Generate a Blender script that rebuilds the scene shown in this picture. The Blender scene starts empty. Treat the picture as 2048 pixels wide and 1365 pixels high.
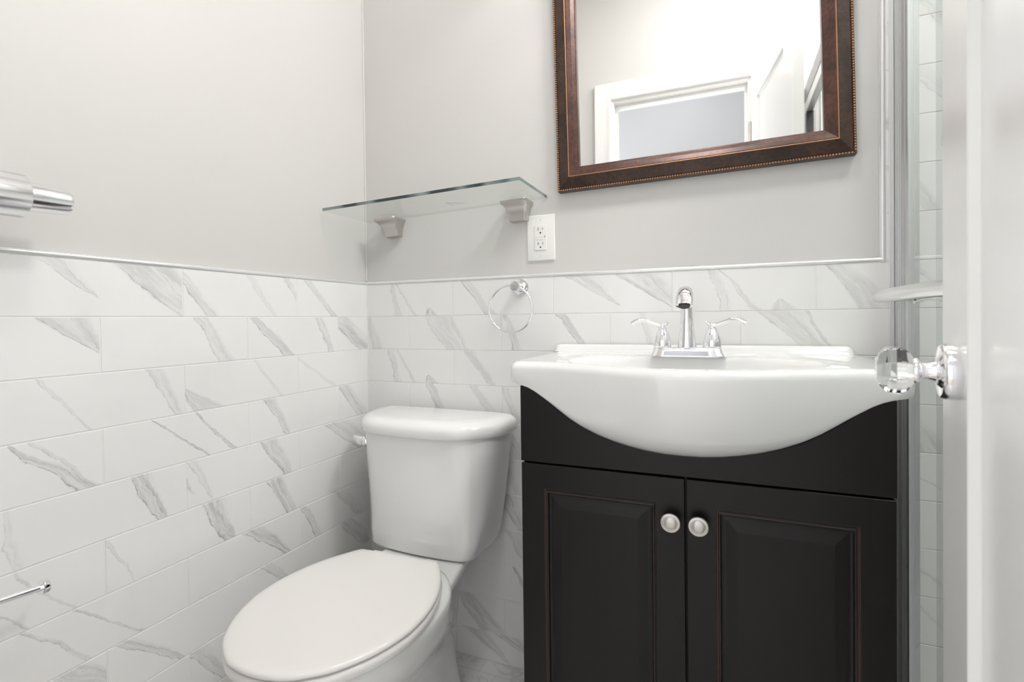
import bpy, bmesh, math, random
from math import sin, cos, pi, radians, sqrt
from mathutils import Vector, Matrix
random.seed(7)
S = bpy.context.scene
COL = S.collection

# ------------------------------------------------------------------ camera
F_PX, YAW, PITCH, ROLL, PPY = 1018.8, .3937, -.0125, -.0119, 651.9
CAM = Vector((1.0304, -1.3013, .9731))
fw = Vector((-sin(YAW)*cos(PITCH), cos(YAW)*cos(PITCH), sin(PITCH)))
rt = Vector((cos(YAW), sin(YAW), 0)); up = rt.cross(fw)
r2 = rt*cos(ROLL)+up*sin(ROLL); u2 = -rt*sin(ROLL)+up*cos(ROLL)
cd = bpy.data.cameras.new('camera'); cam = bpy.data.objects.new('camera', cd); COL.objects.link(cam)
M = Matrix((r2, u2, -fw)).transposed().to_4x4(); M.translation = CAM
cam.matrix_world = M
cd.sensor_width = 36; cd.lens = F_PX/2048*36
cd.shift_x = 0; cd.shift_y = (PPY-682.5)/2048
cd.clip_start = .01
cd.dof.use_dof = True; cd.dof.focus_distance = 1.15; cd.dof.aperture_fstop = 7.0
S.camera = cam
# ------------------------------------------------------------------ view, world
S.view_settings.view_transform = 'Standard'; S.view_settings.look = 'None'
S.view_settings.gamma = 1; S.view_settings.use_curve_mapping = False
S.view_settings.exposure = 0.20
w = bpy.data.worlds.new('world'); S.world = w; w.use_nodes = True
w.node_tree.nodes['Background'].inputs[0].default_value = (.98, .99, 1, 1)
w.node_tree.nodes['Background'].inputs[1].default_value = 1.8

def light(name, kind, loc, power, size=.1, col=(1, .96, .9), rot=(0, 0, 0), size_y=None, shape=None):
    d = bpy.data.lights.new(name, kind); d.energy = power; d.color = col
    if kind == 'AREA':
        d.shape = shape or ('RECTANGLE' if size_y else 'DISK'); d.size = size
        if size_y: d.size_y = size_y
    else:
        d.shadow_soft_size = size
    o = bpy.data.objects.new(name, d); o.location = loc; o.rotation_euler = rot; COL.objects.link(o)
    return o
CEIL = 2.75
BULBS = [(.74, -.17, 2.13), (.955, -.17, 2.13), (1.17, -.17, 2.13)]
for b in BULBS:
    light('vanity_bulb', 'POINT', (b[0], b[1], b[2]-.085), 0.8, .035, (1, .985, .96))
light('ceiling_lamp_light', 'AREA', (.92, -.64, CEIL-.075), 5.0, .24, (1, .99, .975))
light('hall_lamp_light', 'AREA', (.75, -1.85, CEIL-.075), 2.5, .5, (1, 1, 1))
light('shower_lamp_light', 'AREA', (1.75, -.62, CEIL-.03), 19, .4, (1, .99, .98))
light('hall_rear_fill', 'AREA', (.8, -2.42, .95), 8, 2.2, (.97, .985, 1), (radians(90), 0, 0), 1.8)  # unseen fill added behind the camera, shining in through the doorway
light('hall_side_fill', 'AREA', (-.585, -2.02, 1.25), 34, .74, (.97, .985, 1), (radians(90), 0, radians(-90)), 1.7)  # second unseen fill, added to brighten the face of the open door

# ------------------------------------------------------------------ helpers
def link(name, me, mat=None, parent=None):
    o = bpy.data.objects.new(name, me); COL.objects.link(o)
    if mat is not None:
        for m in (mat if isinstance(mat, (list, tuple)) else [mat]): me.materials.append(m)
    if parent is not None: o.parent = parent
    return o
def build(name, bm, mat=None, parent=None, smooth=None, loc=None, bevel=0, seg=2, sub=0):
    """mesh in world coordinates; loc = parent's location is subtracted"""
    bmesh.ops.recalc_face_normals(bm, faces=bm.faces)
    if parent is not None:
        off = parent.get('_loc'); 
        if off is not None: bmesh.ops.translate(bm, verts=bm.verts, vec=-Vector(off))
    me = bpy.data.meshes.new(name); bm.to_mesh(me); bm.free()
    o = link(name, me, mat, parent)
    if bevel:
        m = o.modifiers.new('b', 'BEVEL'); m.width = bevel; m.segments = seg; m.limit_method = 'ANGLE'; m.angle_limit = radians(35)
        m.harden_normals = False
    if sub:
        m = o.modifiers.new('s', 'SUBSURF'); m.levels = sub; m.render_levels = sub
    if smooth is not None:
        for p in me.polygons: p.use_smooth = True
        if smooth < 180: me.set_sharp_from_angle(angle=radians(smooth))
    return o
def thing(name, label, cat, loc=(0, 0, 0), group=None):
    o = bpy.data.objects.new(name, None); COL.objects.link(o); o.location = loc
    o.empty_display_size = .05
    o['label'] = label; o['category'] = cat; o['_loc'] = tuple(loc)
    if group: o['group'] = group
    return o
def tag(o, label, cat, group=None):
    o['label'] = label; o['category'] = cat
    if group: o['group'] = group
    return o
def struct(o, label=None):
    o['kind'] = 'structure'
    if label: o['label'] = label
    return o
def box(bm, x0, x1, y0, y1, z0, z1, mi=0):
    vs = [bm.verts.new((x, y, z)) for x in (x0, x1) for y in (y0, y1) for z in (z0, z1)]
    fs = []
    for f in ((0, 1, 3, 2), (4, 6, 7, 5), (0, 4, 5, 1), (2, 3, 7, 6), (0, 2, 6, 4), (1, 5, 7, 3)):
        a = bm.faces.new([vs[i] for i in f]); a.material_index = mi; fs.append(a)
    return vs, fs
def frame_of(d):
    d = Vector(d).normalized()
    a = Vector((0, 0, 1)) if abs(d.z) < .9 else Vector((1, 0, 0))
    e1 = d.cross(a).normalized(); return e1, d.cross(e1).normalized()
def lathe(bm, prof, origin, axis, n=32, cap=True, mi=0, e=None):
    """prof: list of (distance along axis, radius)"""
    ax = Vector(axis).normalized(); e1, e2 = e if e else frame_of(ax); o = Vector(origin)
    rings = []
    for t, r in prof:
        if r < 1e-6: rings.append([bm.verts.new(o+ax*t)])
        else: rings.append([bm.verts.new(o+ax*t+(e1*cos(2*pi*i/n)+e2*sin(2*pi*i/n))*r) for i in range(n)])
    for a, b in zip(rings, rings[1:]):
        for i in range(n):
            j = (i+1) % n
            if len(a) == 1 and len(b) == 1: continue
            if len(a) == 1: f = bm.faces.new((a[0], b[i], b[j]))
            elif len(b) == 1: f = bm.faces.new((a[i], a[j], b[0]))
            else: f = bm.faces.new((a[i], a[j], b[j], b[i]))
            f.material_index = mi
    if cap:
        for r in (rings[0], rings[-1]):
            if len(r) > 2: bm.faces.new(r).material_index = mi
def tube(bm, pts, rad, n=16, cap=True, flat=1.0, upv=None):
    """sweep; rad float or list of (ra, rb) / float"""
    pts = [Vector(p) for p in pts]; rings = []
    prev = None
    for i, p in enumerate(pts):
        d = (pts[min(i+1, len(pts)-1)]-pts[max(i-1, 0)]).normalized()
        if prev is None:
            e1 = Vector(upv) if upv is not None else frame_of(d)[0]
            e1 = (e1-d*e1.dot(d)).normalized()
        else: e1 = (prev-d*prev.dot(d)).normalized()
        prev = e1; e2 = d.cross(e1)
        r = rad[i] if isinstance(rad, list) else rad
        ra, rb = r if isinstance(r, tuple) else (r, r*flat)
        rings.append([bm.verts.new(p+e1*cos(2*pi*k/n)*rb+e2*sin(2*pi*k/n)*ra) for k in range(n)])
    for a, b in zip(rings, rings[1:]):
        for i in range(n):
            j = (i+1) % n; bm.faces.new((a[i], a[j], b[j], b[i]))
    if cap: bm.faces.new(rings[0]); bm.faces.new(rings[-1])
def loft(bm, rings, closed=True, cap0=True, cap1=True, mi=0):
    R = [[bm.verts.new(p) for p in r] for r in rings]; n = len(R[0])
    for a, b in zip(R, R[1:]):
        for i in range(n if closed else n-1):
            j = (i+1) % n; bm.faces.new((a[i], a[j], b[j], b[i])).material_index = mi
    if cap0: bm.faces.new(R[0]).material_index = mi
    if cap1: bm.faces.new(R[-1]).material_index = mi
    return R
def smooth_step(t): t = max(0, min(1, t)); return t*t*(3-2*t)
def lerp(a, b, t): return a+(b-a)*t

# ------------------------------------------------------------------ materials
def srgb(r, g, b):
    f = lambda c: (c/255/12.92) if c/255 <= .04045 else ((c/255+.055)/1.055)**2.4
    return (f(r), f(g), f(b), 1)
class N:
    def __init__(s, name):
        s.m = bpy.data.materials.new(name); s.m.use_nodes = True; s.t = s.m.node_tree; s.n = s.t.nodes
        s.p = s.n['Principled BSDF']; s.out = s.n['Material Output']
    def add(s, typ, **k):
        nd = s.n.new(typ)
        for a, v in k.items(): setattr(nd, a, v)
        return nd
    def l(s, a, b): s.t.links.new(a, b)
    def val(s, x, sock):
        if isinstance(x, (int, float)): sock.default_value = x
        else: s.l(x, sock)
    def math(s, op, a, b=0., c=None, clamp=False):
        nd = s.add('ShaderNodeMath', operation=op, use_clamp=clamp)
        s.val(a, nd.inputs[0]); s.val(b, nd.inputs[1])
        if c is not None: s.val(c, nd.inputs[2])
        return nd.outputs[0]
    def sstep(s, x, a, b, inv=False):
        nd = s.add('ShaderNodeMapRange', interpolation_type='SMOOTHSTEP')
        s.val(x, nd.inputs[0]); s.val(a, nd.inputs[1]); s.val(b, nd.inputs[2])
        nd.inputs[3].default_value = 1. if inv else 0.; nd.inputs[4].default_value = 0. if inv else 1.
        return nd.outputs[0]
    def noise(s, vec, scale, detail=3, rough=.5, dist=0.):
        nd = s.add('ShaderNodeTexNoise'); 
        if vec is not None: s.l(vec, nd.inputs['Vector'])
        nd.inputs['Scale'].default_value = scale; nd.inputs['Detail'].default_value = detail
        nd.inputs['Roughness'].default_value = rough; nd.inputs['Distortion'].default_value = dist
        return nd.outputs[0]
    def xyz(s, x, y, z=0.):
        nd = s.add('ShaderNodeCombineXYZ'); s.val(x, nd.inputs[0]); s.val(y, nd.inputs[1]); s.val(z, nd.inputs[2]); return nd.outputs[0]
    def mix(s, f, a, b):
        nd = s.add('ShaderNodeMix', data_type='RGBA'); s.val(f, nd.inputs[0])
        for v, i in ((a, 6), (b, 7)):
            if isinstance(v, tuple): nd.inputs[i].default_value = v
            else: s.l(v, nd.inputs[i])
        return nd.outputs[2]
    def bump(s, h, strength=.1, dist=.001):
        nd = s.add('ShaderNodeBump'); nd.inputs['Strength'].default_value = strength; nd.inputs['Distance'].default_value = dist
        s.l(h, nd.inputs['Height']); s.l(nd.outputs[0], s.p.inputs['Normal'])
    def set(s, **k):
        for a, v in k.items(): s.p.inputs[a.replace('_', ' ')].default_value = v
def plain(name, col, rough=.5, metal=0., spec=.5, coat=0., bump=None, vary=0.):
    q = N(name); q.set(Base_Color=col, Roughness=rough, Metallic=metal)
    q.p.inputs['Specular IOR Level'].default_value = spec
    q.p.inputs['Coat Weight'].default_value = coat; q.p.inputs['Coat Roughness'].default_value = .04
    tc = q.add('ShaderNodeTexCoord').outputs['Object']
    nz = q.noise(tc, bump[0] if bump else 20, 4)
    if vary:
        c2 = tuple(c*(1-vary) for c in col[:3])+(1,)
        q.l(q.mix(nz, col, c2), q.p.inputs['Base Color'])
    else:
        rr = q.math('MULTIPLY_ADD', nz, .04, max(rough-.02, 0)); q.l(rr, q.p.inputs['Roughness'])
    if bump: q.bump(nz, bump[1], bump[2])
    return q.m
PAINT = plain('wall_paint', (.66, .645, .631, 1), .42, bump=(260, .12, .0004))
PAINT_HALL = plain('hall_paint', (.42, .425, .445, 1), .5, bump=(260, .12, .0004))
CEILM = plain('ceiling_paint', (.86, .85, .82, 1), .7)
WOODWHITE = plain('white_trim_paint', (.86, .85, .83, 1), .28, bump=(90, .05, .0004))
DOORWHITE = plain('door_paint', (.88, .875, .865, 1), .25, bump=(70, .06, .0004))
PORC = plain('porcelain', (.86, .86, .85, 1), .06, coat=.6)
SEATM = plain('seat_plastic', (.84, .82, .80, 1), .16, coat=.2)
CHROME = plain('chrome', (.92, .92, .94, 1), .06, metal=1)
STEEL = plain('satin_aluminium', (.56, .57, .57, 1), .3, metal=.6)
GROUT = plain('grout', (.82, .81, .79, 1), .8, bump=(400, .2, .0005))
TRIMM = plain('polished_edge_trim', (.83, .83, .84, 1), .16, metal=.45)
PLASTIC = plain('outlet_plastic', (.86, .85, .83, 1), .25)
SLOT = plain('dark_slot', (.03, .03, .03, 1), .6)
GREYTXT = plain('grey_print', (.45, .45, .45, 1), .6)
def nickel():
    q = N('brushed_nickel'); q.set(Metallic=1., Base_Color=(.60, .575, .55, 1), Roughness=.3)
    tc = q.add('ShaderNodeTexCoord').outputs['Object']
    mp = q.add('ShaderNodeMapping'); q.l(tc, mp.inputs[0]); mp.inputs['Scale'].default_value = (40, 40, 900)
    nz = q.noise(mp.outputs[0], 1, 3); q.l(q.math('MULTIPLY_ADD', nz, .18, .22), q.p.inputs['Roughness']); q.bump(nz, .05, .0003)
    return q.m
NICKEL = nickel()
def espresso():
    q = N('espresso_wood'); q.set(Roughness=.33); q.p.inputs['Specular IOR Level'].default_value = .32
    tc = q.add('ShaderNodeTexCoord').outputs['Object']
    mp = q.add('ShaderNodeMapping'); q.l(tc, mp.inputs[0]); mp.inputs['Scale'].default_value = (60, 60, 4)
    nz = q.noise(mp.outputs[0], 1, 5, .6)
    q.l(q.mix(nz, srgb(13, 10, 10), srgb(23, 16, 16)), q.p.inputs['Base Color'])
    q.l(q.math('MULTIPLY_ADD', nz, .15, .30), q.p.inputs['Roughness']); q.bump(nz, .12, .0004)
    return q.m
ESPRESSO = espresso()
def framewood(name, c1, c2, rough):
    q = N(name); tc = q.add('ShaderNodeTexCoord').outputs['Object']
    nz = q.noise(tc, 130, 6, .7); n2 = q.noise(tc, 18, 3)
    m = q.math('MULTIPLY', nz, n2); q.l(q.mix(q.sstep(m, .12, .38), c1, c2), q.p.inputs['Base Color'])
    q.set(Roughness=rough, Metallic=.25); q.bump(nz, .15, .0004)
    return q.m
FRAME_OUT = framewood('frame_dark_bronze', srgb(44, 30, 24), srgb(74, 52, 42), .32)
FRAME_IN = framewood('frame_red_bronze', srgb(62, 39, 33), srgb(94, 62, 52), .3)
COPPER = plain('copper_edge', srgb(200, 148, 108), .35, metal=.5, vary=.4)
MIRROR = plain('mirror_silver', (.94, .95, .94, 1), 0., metal=1)
def thin_glass(name, tint, refl=1.0):
    q = N(name); q.n.remove(q.p)
    tr = q.add('ShaderNodeBsdfTransparent'); tr.inputs[0].default_value = tint
    gl = q.add('ShaderNodeBsdfGlossy'); gl.inputs['Roughness'].default_value = .01
    fr = q.add('ShaderNodeFresnel'); fr.inputs[0].default_value = 1.5
    ge = q.add('ShaderNodeNewGeometry')
    k = q.math('MULTIPLY', q.math('SUBTRACT', 1, ge.outputs['Backfacing']), refl)
    ms = q.add('ShaderNodeMixShader'); q.l(q.math('MULTIPLY', fr.outputs[0], k, clamp=True), ms.inputs[0])
    q.l(tr.outputs[0], ms.inputs[1]); q.l(gl.outputs[0], ms.inputs[2]); q.l(ms.outputs[0], q.out.inputs[0])
    return q.m
SATIN = plain('satin_chrome', (.88, .88, .90, 1), .2, metal=1)
GROOVE = plain('worn_groove_edge', srgb(50, 31, 25), .4)
GLASS = thin_glass('shelf_glass', (.955, .975, .965, 1), .8)
SHGLASS = thin_glass('shower_glass', (.85, .872, .862, 1), .9)
SHCLEAR = thin_glass('shower_glass_clear', (.95, .96, .955, 1), .8)
def edge_glass():
    q = N('glass_edge'); q.set(Base_Color=srgb(120, 138, 138), Roughness=.08)
    tc = q.add('ShaderNodeTexCoord').outputs['Object']
    nz = q.noise(tc, 9, 2); q.l(q.mix(q.sstep(nz, .42, .6), srgb(52, 62, 64), srgb(140, 153, 154)), q.p.inputs['Base Color'])
    return q.m
GEDGE = edge_glass()
def crystal():
    q = N('crystal'); q.set(Base_Color=(1, 1, 1, 1), Roughness=0., IOR=1.52)
    q.p.inputs['Transmission Weight'].default_value = 1.
    return q.m
CRYSTAL = crystal()
def emit(name, col, st):
    q = N(name); q.set(Base_Color=(.9, .9, .88, 1)); q.p.inputs['Emission Color'].default_value = col; q.p.inputs['Emission Strength'].default_value = st
    return q.m
LAMPGLOW = emit('lamp_glass', (1, .95, .88, 1), 2.4)

def marble_tile():
    q = N('marble_tile')
    at = lambda n: q.add('ShaderNodeAttribute', attribute_name=n)
    st = q.add('ShaderNodeSeparateXYZ'); q.l(at('st').outputs['Vector'], st.inputs[0])
    s0, z0 = st.outputs[0], st.outputs[1]
    ti = q.add('ShaderNodeSeparateXYZ'); q.l(at('tinfo').outputs['Vector'], ti.inputs[0])
    zb, seed = ti.outputs[0], ti.outputs[1]
    v = q.math('DIVIDE', q.math('SUBTRACT', z0, zb), .1003)
    base = q.xyz(s0, z0, seed)
    wob = q.math('MULTIPLY', q.math('SUBTRACT', q.noise(base, 14, 3, .55), .5), .034)
    wob2 = q.math('MULTIPLY', q.math('SUBTRACT', q.noise(base, 70, 3, .6), .5), .011)
    total = None
    for k in range(3):
        ca = q.add('ShaderNodeSeparateXYZ'); q.l(at('bandc%d' % k).outputs['Vector'], ca.inputs[0])
        wa = q.add('ShaderNodeSeparateXYZ'); q.l(at('bandw%d' % k).outputs['Vector'], wa.inputs[0])
        mixf = lambda a, b: q.math('ADD', a, q.math('MULTIPLY', q.math('SUBTRACT', b, a), v))
        c = mixf(ca.outputs[0], ca.outputs[1]); wd = mixf(wa.outputs[0], wa.outputs[1])
        on = q.sstep(wd, .0005, .004)
        wd2 = q.math('MAXIMUM', wd, .003)
        d = q.math('ADD', q.math('SUBTRACT', s0, c), q.math('ADD', wob, wob2))
        sn = q.math('DIVIDE', d, wd2)
        inside = q.math('MULTIPLY', q.sstep(sn, -.55, -.42), q.sstep(sn, .2, .62, True))
        stv = q.xyz(q.math('MULTIPLY', sn, 3.4), q.math('MULTIPLY', v, 1.1), q.math('ADD', seed, 3.7*k))
        streak = q.sstep(q.noise(stv, 1.2, 4, .62, .4), .36, .66)
        fill = q.math('MULTIPLY', inside, q.math('MULTIPLY_ADD', streak, .62, .2))
        de = q.math('ABSOLUTE', q.math('ADD', sn, .44)); line = q.sstep(q.math('MULTIPLY', de, wd2), .0004, .0026, True)
        brk = q.sstep(q.noise(base, 55, 4, .7), .40, .62)
        edge = q.math('MULTIPLY', line, q.math('MULTIPLY_ADD', brk, .85, .15))
        d3 = q.math('ABSOLUTE', q.math('SUBTRACT', sn, .12)); line2 = q.sstep(q.math('MULTIPLY', d3, wd2), .0003, .002, True)
        e2 = q.math('MULTIPLY', q.math('MULTIPLY', line2, inside), q.math('MULTIPLY', brk, .45))
        tt = q.math('MULTIPLY', q.math('ADD', fill, q.math('ADD', edge, e2)), q.math('MULTIPLY', on, ca.outputs[2]))
        total = tt if total is None else q.math('ADD', total, tt)
    cloud = q.math('MULTIPLY', q.sstep(q.noise(base, 8, 3), .5, .8), .05)
    tot = q.math('ADD', q.math('MULTIPLY', total, .5), cloud, clamp=True)
    q.l(q.mix(tot, (.86, .855, .845, 1), (.32, .31, .315, 1)), q.p.inputs['Base Color'])
    q.set(Roughness=.07); q.p.inputs['Specular IOR Level'].default_value = .5
    return q.m
MARBLE = marble_tile()
def floor_marble():
    q = N('floor_marble'); tc = q.add('ShaderNodeTexCoord').outputs['Object']
    br = q.add('ShaderNodeTexBrick'); q.l(tc, br.inputs['Vector']); br.offset = .5; br.inputs['Scale'].default_value = 1
    br.inputs['Mortar Size'].default_value = .0012; br.inputs['Brick Width'].default_value = .1; br.inputs['Row Height'].default_value = .05
    n1 = q.noise(tc, 7, 6, .6, 1.2); a = q.math('ABSOLUTE', q.math('SUBTRACT', n1, .5)); vein = q.sstep(a, .0, .035, True)
    c = q.mix(q.math('MULTIPLY', vein, .4), (.82, .81, .80, 1), (.42, .42, .43, 1))
    q.l(q.mix(br.outputs['Fac'], c, (.66, .65, .64, 1)), q.p.inputs['Base Color']); q.set(Roughness=.1)
    return q.m
FLOORM = floor_marble()
HALLFLOOR = plain('hall_floor', srgb(196, 188, 178), .4, vary=.2)
# ------------------------------------------------------------------ tiled walls
ZT = 1.0865; TH = .1003
def tile_wall(name, axis, s_lo, s_hi, z_rows, joint_even, bands, zlo=0., thick=.008, sign=-1, other=0., sec=None):
    """axis 'X': wall runs along X, face at Y=other; axis 'Y': along Y, face at X=other. sign = direction the wall faces.
    sec(row) -> list of (s0, s1) spans the tiles fill in that row"""
    bm = bmesh.new()
    st = bm.verts.layers.float_vector.new('st')
    L = {k: bm.faces.layers.float_vector.new(k) for k in ('tinfo', 'bandc0', 'bandc1', 'bandc2', 'bandw0', 'bandw1', 'bandw2')}
    P = (lambda s, d, z: (s, other+sign*d, z)) if axis == 'X' else (lambda s, d, z: (other+sign*d, s, z))
    rnd = random.Random(name)
    g = .0008; bv = .0009
    rows = range(*z_rows)
    for row in rows:
        zt = ZT-TH*row; zb = max(zt-TH, zlo)
        if zt-zb < .004: continue
        spans = sec(row) if sec else [(s_lo, s_hi)]
        j0 = joint_even if row % 2 == 0 else joint_even-.1525
        for a, b in spans:
            k = math.floor((a-j0)/.305); cuts = [a]
            while True:
                k += 1; c = j0+k*.305
                if c >= b-.002: break
                if c > a+.002: cuts.append(c)
            cuts.append(b)
            for s0, s1 in zip(cuts, cuts[1:]):
                if s1-s0 < .004: continue
                mine = [t for t in bands if t[0] == row and s0 <= t[6] < s1][:3]
                if not mine and not (row >= 0 and len(bands) and ((axis == 'Y' and s0 > -.88) or (axis == 'X' and s0 < 1.3)) and row < 7):
                    for _ in range(rnd.choice((0, 1, 1, 2))):
                        c = rnd.uniform(s0-.02, s1); sl = rnd.uniform(.05, .11); ww = rnd.choice((.02, .03, .05, .08))
                        mine.append((row, c+sl, c, ww*rnd.uniform(.4, 1.2), ww, rnd.uniform(.5, 1.0), c))
                seed = rnd.uniform(0, 50)
                def quad(ps):
                    vs = []
                    for (s, d, z) in ps:
                        v = bm.verts.new(P(s, d, z)); v[st] = (s, z, 0); vs.append(v)
                    return vs
                o = quad([(s0+g, -.0012, zb+g), (s1-g, -.0012, zb+g), (s1-g, -.0012, zt-g), (s0+g, -.0012, zt-g)])
                i = quad([(s0+g+bv, 0, zb+g+bv), (s1-g-bv, 0, zb+g+bv), (s1-g-bv, 0, zt-g-bv), (s0+g+bv, 0, zt-g-bv)])
                fs = [bm.faces.new(i)]
                for q in range(4): fs.append(bm.faces.new((o[q], o[(q+1) % 4], i[(q+1) % 4], i[q])))
                for f in fs:
                    f[L['tinfo']] = (zt-TH, seed, 0)
                    for n_ in range(3):
                        if n_ < len(mine):
                            m_ = mine[n_]; f[L['bandc%d' % n_]] = (m_[1], m_[2], m_[5]); f[L['bandw%d' % n_]] = (m_[3], m_[4], 0)
    # grout bed / slab behind
    for row in rows:
        zt = ZT-TH*row; zb = max(zt-TH, zlo)
        if zt-zb < .004: continue
        for a, b in (sec(row) if sec else [(s_lo, s_hi)]):
            c = [bm.verts.new(P(s, d, z)) for s in (a, b) for d in (-thick, -.0009) for z in (zb, zt)]
            for f in ((0, 1, 3, 2), (4, 6, 7, 5), (0, 4, 5, 1), (2, 3, 7, 6), (0, 2, 6, 4), (1, 5, 7, 3)):
                bm.faces.new([c[i] for i in f]).material_index = 1
    me_o = build(name, bm, [MARBLE, GROUT])
    return struct(me_o)

L_BANDS = [
    (0,-0.711,-0.811,-0.028,0.063,0.6,-0.776), (0,-0.56,-0.666,0.071,0.127,1,-0.611), (0,-0.519,-0.601,0.031,0.027,0.7,-0.546),
    (0,-0.355,-0.432,0.011,0.024,0.4,-0.392), (0,-0.252,-0.321,-0.002,0.021,0.6,-0.297), (0,-0.144,-0.251,0.025,0.033,1,-0.192),
    (1,-0.704,-0.797,-0.033,0.088,1,-0.762), (1,-0.489,-0.558,0.045,0.029,0.8,-0.523), (1,-0.307,-0.419,0.043,0.025,1,-0.362),
    (1,-0.162,-0.206,0.024,0.031,0.8,-0.184), (1,0.005,-0.136,0.098,0.096,1.2,-0.047), (2,-0.758,-0.835,0.006,0.009,0.4,-0.788),
    (2,-0.598,-0.651,0.017,0.032,0.5,-0.633), (2,-0.534,-0.641,0.081,-0.051,0.8,-0.555), (2,-0.337,-0.419,0.013,0.011,0.4,-0.382),
    (2,-0.146,-0.297,0.016,0.013,0.4,-0.224), (3,-0.762,-0.874,0.046,0.009,1.1,-0.824), (3,-0.751,-0.843,0.011,0.009,0.6,-0.816),
    (3,-0.475,-0.565,0.011,0.006,1,-0.523), (3,-0.537,-0.659,0.007,0.006,1,-0.559), (3,-0.316,-0.381,0.019,0.038,1,-0.35),
    (3,-0.023,-0.116,0.062,0.055,0.9,-0.035), (4,-0.638,-0.681,0.021,0.041,1.2,-0.659), (4,-0.559,-0.606,-0.004,0.018,0.5,-0.59),
    (4,-0.529,-0.575,0.006,0.023,0.4,-0.556), (4,-0.323,-0.382,0.027,0.057,1.1,-0.347), (4,-0.008,-0.149,0.096,0.096,0.8,-0.071),
    (4,-0.863,-0.879,0.018,0.008,0.3,-0.87), (5,-0.492,-0.528,0.026,0.053,1.2,-0.509), (5,-0.689,-0.74,0.002,0.012,0.4,-0.718),
    (5,-0.312,-0.368,0.035,0.054,1.1,-0.335), (6,-0.039,-0.136,0.047,0.041,0.6,-0.135), (5,-0.786,-0.874,0.007,0.006,0.6,-0.789),
    (5,-0.848,-0.951,0.005,0.004,0.6,-0.861), (6,-0.68,-0.795,0.007,0.006,0.7,-0.773), (6,-0.322,-0.435,0.023,0.057,1.2,-0.38),
    (6,-0.216,-0.279,0.026,0.024,0.8,-0.239), (6,-0.767,-0.858,0.011,0.006,0.7,-0.804), (7,-0.303,-0.395,0.021,0.035,0.8,-0.362),
    (7,-0.601,-0.716,0.015,0.034,0.9,-0.646), (7,-0.01,-0.111,0.072,0.064,0.9,-0.067),
]
B_BANDS = [
    (0,0.115,0.092,0.025,0.018,0.6,0.105), (0,0.182,0.108,0.014,0.008,0.6,0.153), (0,0.235,0.185,0.050,-0.14,0.9,0.227),
    (0,0.428,0.346,0.04,0.028,0.8,0.391), (0,0.811,0.683,-0.02,0.093,0.8,0.735), (0,0.933,0.833,0.016,0.122,0.9,0.874),
    (0,1.038,1.005,0.029,0.018,0.5,1.02), (0,1.104,1.02,0.022,0.004,0.6,1.064), (0,1.16,1.11,0.070,-0.18,0.8,1.148),
    (0,1.347,1.256,0.091,0.04,0.6,1.3), (1,0.041,-0.001,0.037,0.027,0.8,0.027), (1,0.317,0.243,0.069,0.086,0.6,0.283),
    (1,0.354,0.294,0.016,0.013,0.5,0.327), (1,0.506,0.467,0.03,0.021,0.8,0.487), (1,0.702,0.632,0.02,0.028,1,0.66),
    (1,0.866,0.841,0.02,0.017,0.5,0.85), (1,1.238,1.147,0.053,0.09,0.7,1.186), (1,1.261,1.202,0.008,0.008,0.7,1.227),
    (2,0.112,0.084,0.022,0.022,0.6,0.099), (2,0.178,0.107,0.014,0.008,0.6,0.15), (2,0.235,0.185,0.050,-0.14,0.9,0.224),
    (2,0.437,0.355,0.028,0.036,0.7,0.397), (3,0.278,0.218,0.029,0.035,1.2,0.24), (3,0.44,0.372,0.036,0.029,0.5,0.4),
    (3,0.507,0.466,0.024,0.024,0.5,0.486), (4,0.512,0.472,0.02,0.028,0.6,0.493), (5,0.506,0.45,0.025,0.013,0.5,0.48),
    (6,0.522,0.46,0.04,0.063,1,0.488), (8,0.544,0.486,0.018,0.012,1.2,0.497), (9,0.424,0.327,0.088,0.082,1,0.374),
    (10,0.645,0.463,-0.021,0.089,1.2,0.484), (10,0.498,0.364,-0.009,0.085,0.9,0.406), (-2,1.431,1.363,0.033,0.035,0.8,1.395),
    (0,1.459,1.394,0.011,0.012,0.5,1.428), (4,1.494,1.313,0.006,0.007,0.8,1.425), (6,1.481,1.352,0.011,0.012,0.9,1.425),
    (7,1.48,1.383,0.011,0.012,0.7,1.433),
]

FW = -1.25                      # face of the wall with the doorway
XS = 1.348                      # tiles run up to the ceiling right of this line
XR = 2.15                       # shower's right wall
# structural walls (painted faces sit 8 mm behind the tile faces)
def wallbox(name, mat, *bx):
    bm = bmesh.new()
    for b in bx: box(bm, *b)
    return struct(build(name, bm, mat))
wallbox('wall_left', PAINT, (-.12, -.008, FW-.11, .12, 0, CEIL))
wallbox('wall_back', PAINT, (-.008, XR+.13, .008, .12, 0, CEIL))
wallbox('wall_right', PAINT, (XR+.008, XR+.13, FW-.11, .008, 0, CEIL))
DX0, DX1, DH = .517, 1.155, 2.055
wallbox('wall_front', PAINT, (-.008, DX0, FW-.11, FW, 0, CEIL), (DX1, XR+.008, FW-.11, FW, 0, CEIL), (DX0, DX1, FW-.11, FW, DH, CEIL))
wallbox('ceiling', CEILM, (-.12, XR+.13, FW-1.25, .12, CEIL, CEIL+.06))
bm = bmesh.new(); box(bm, -.12, XR+.13, FW-.11, .12, -.06, 0); struct(build('floor', bm, FLOORM))
bm = bmesh.new(); box(bm, -.9, 2.6, FW-1.3, FW-.11, -.06, 0); struct(build('floor_hall', bm, HALLFLOOR))
wallbox('wall_hall', PAINT_HALL, (-.9, 2.6, FW-1.3, FW-1.2, 0, CEIL))
wallbox('wall_hall_left_added', PAINT_HALL, (-.72, -.602, FW-1.2, FW-.1105, 0, CEIL))  # unseen end wall, added to carry the side fill light
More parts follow.
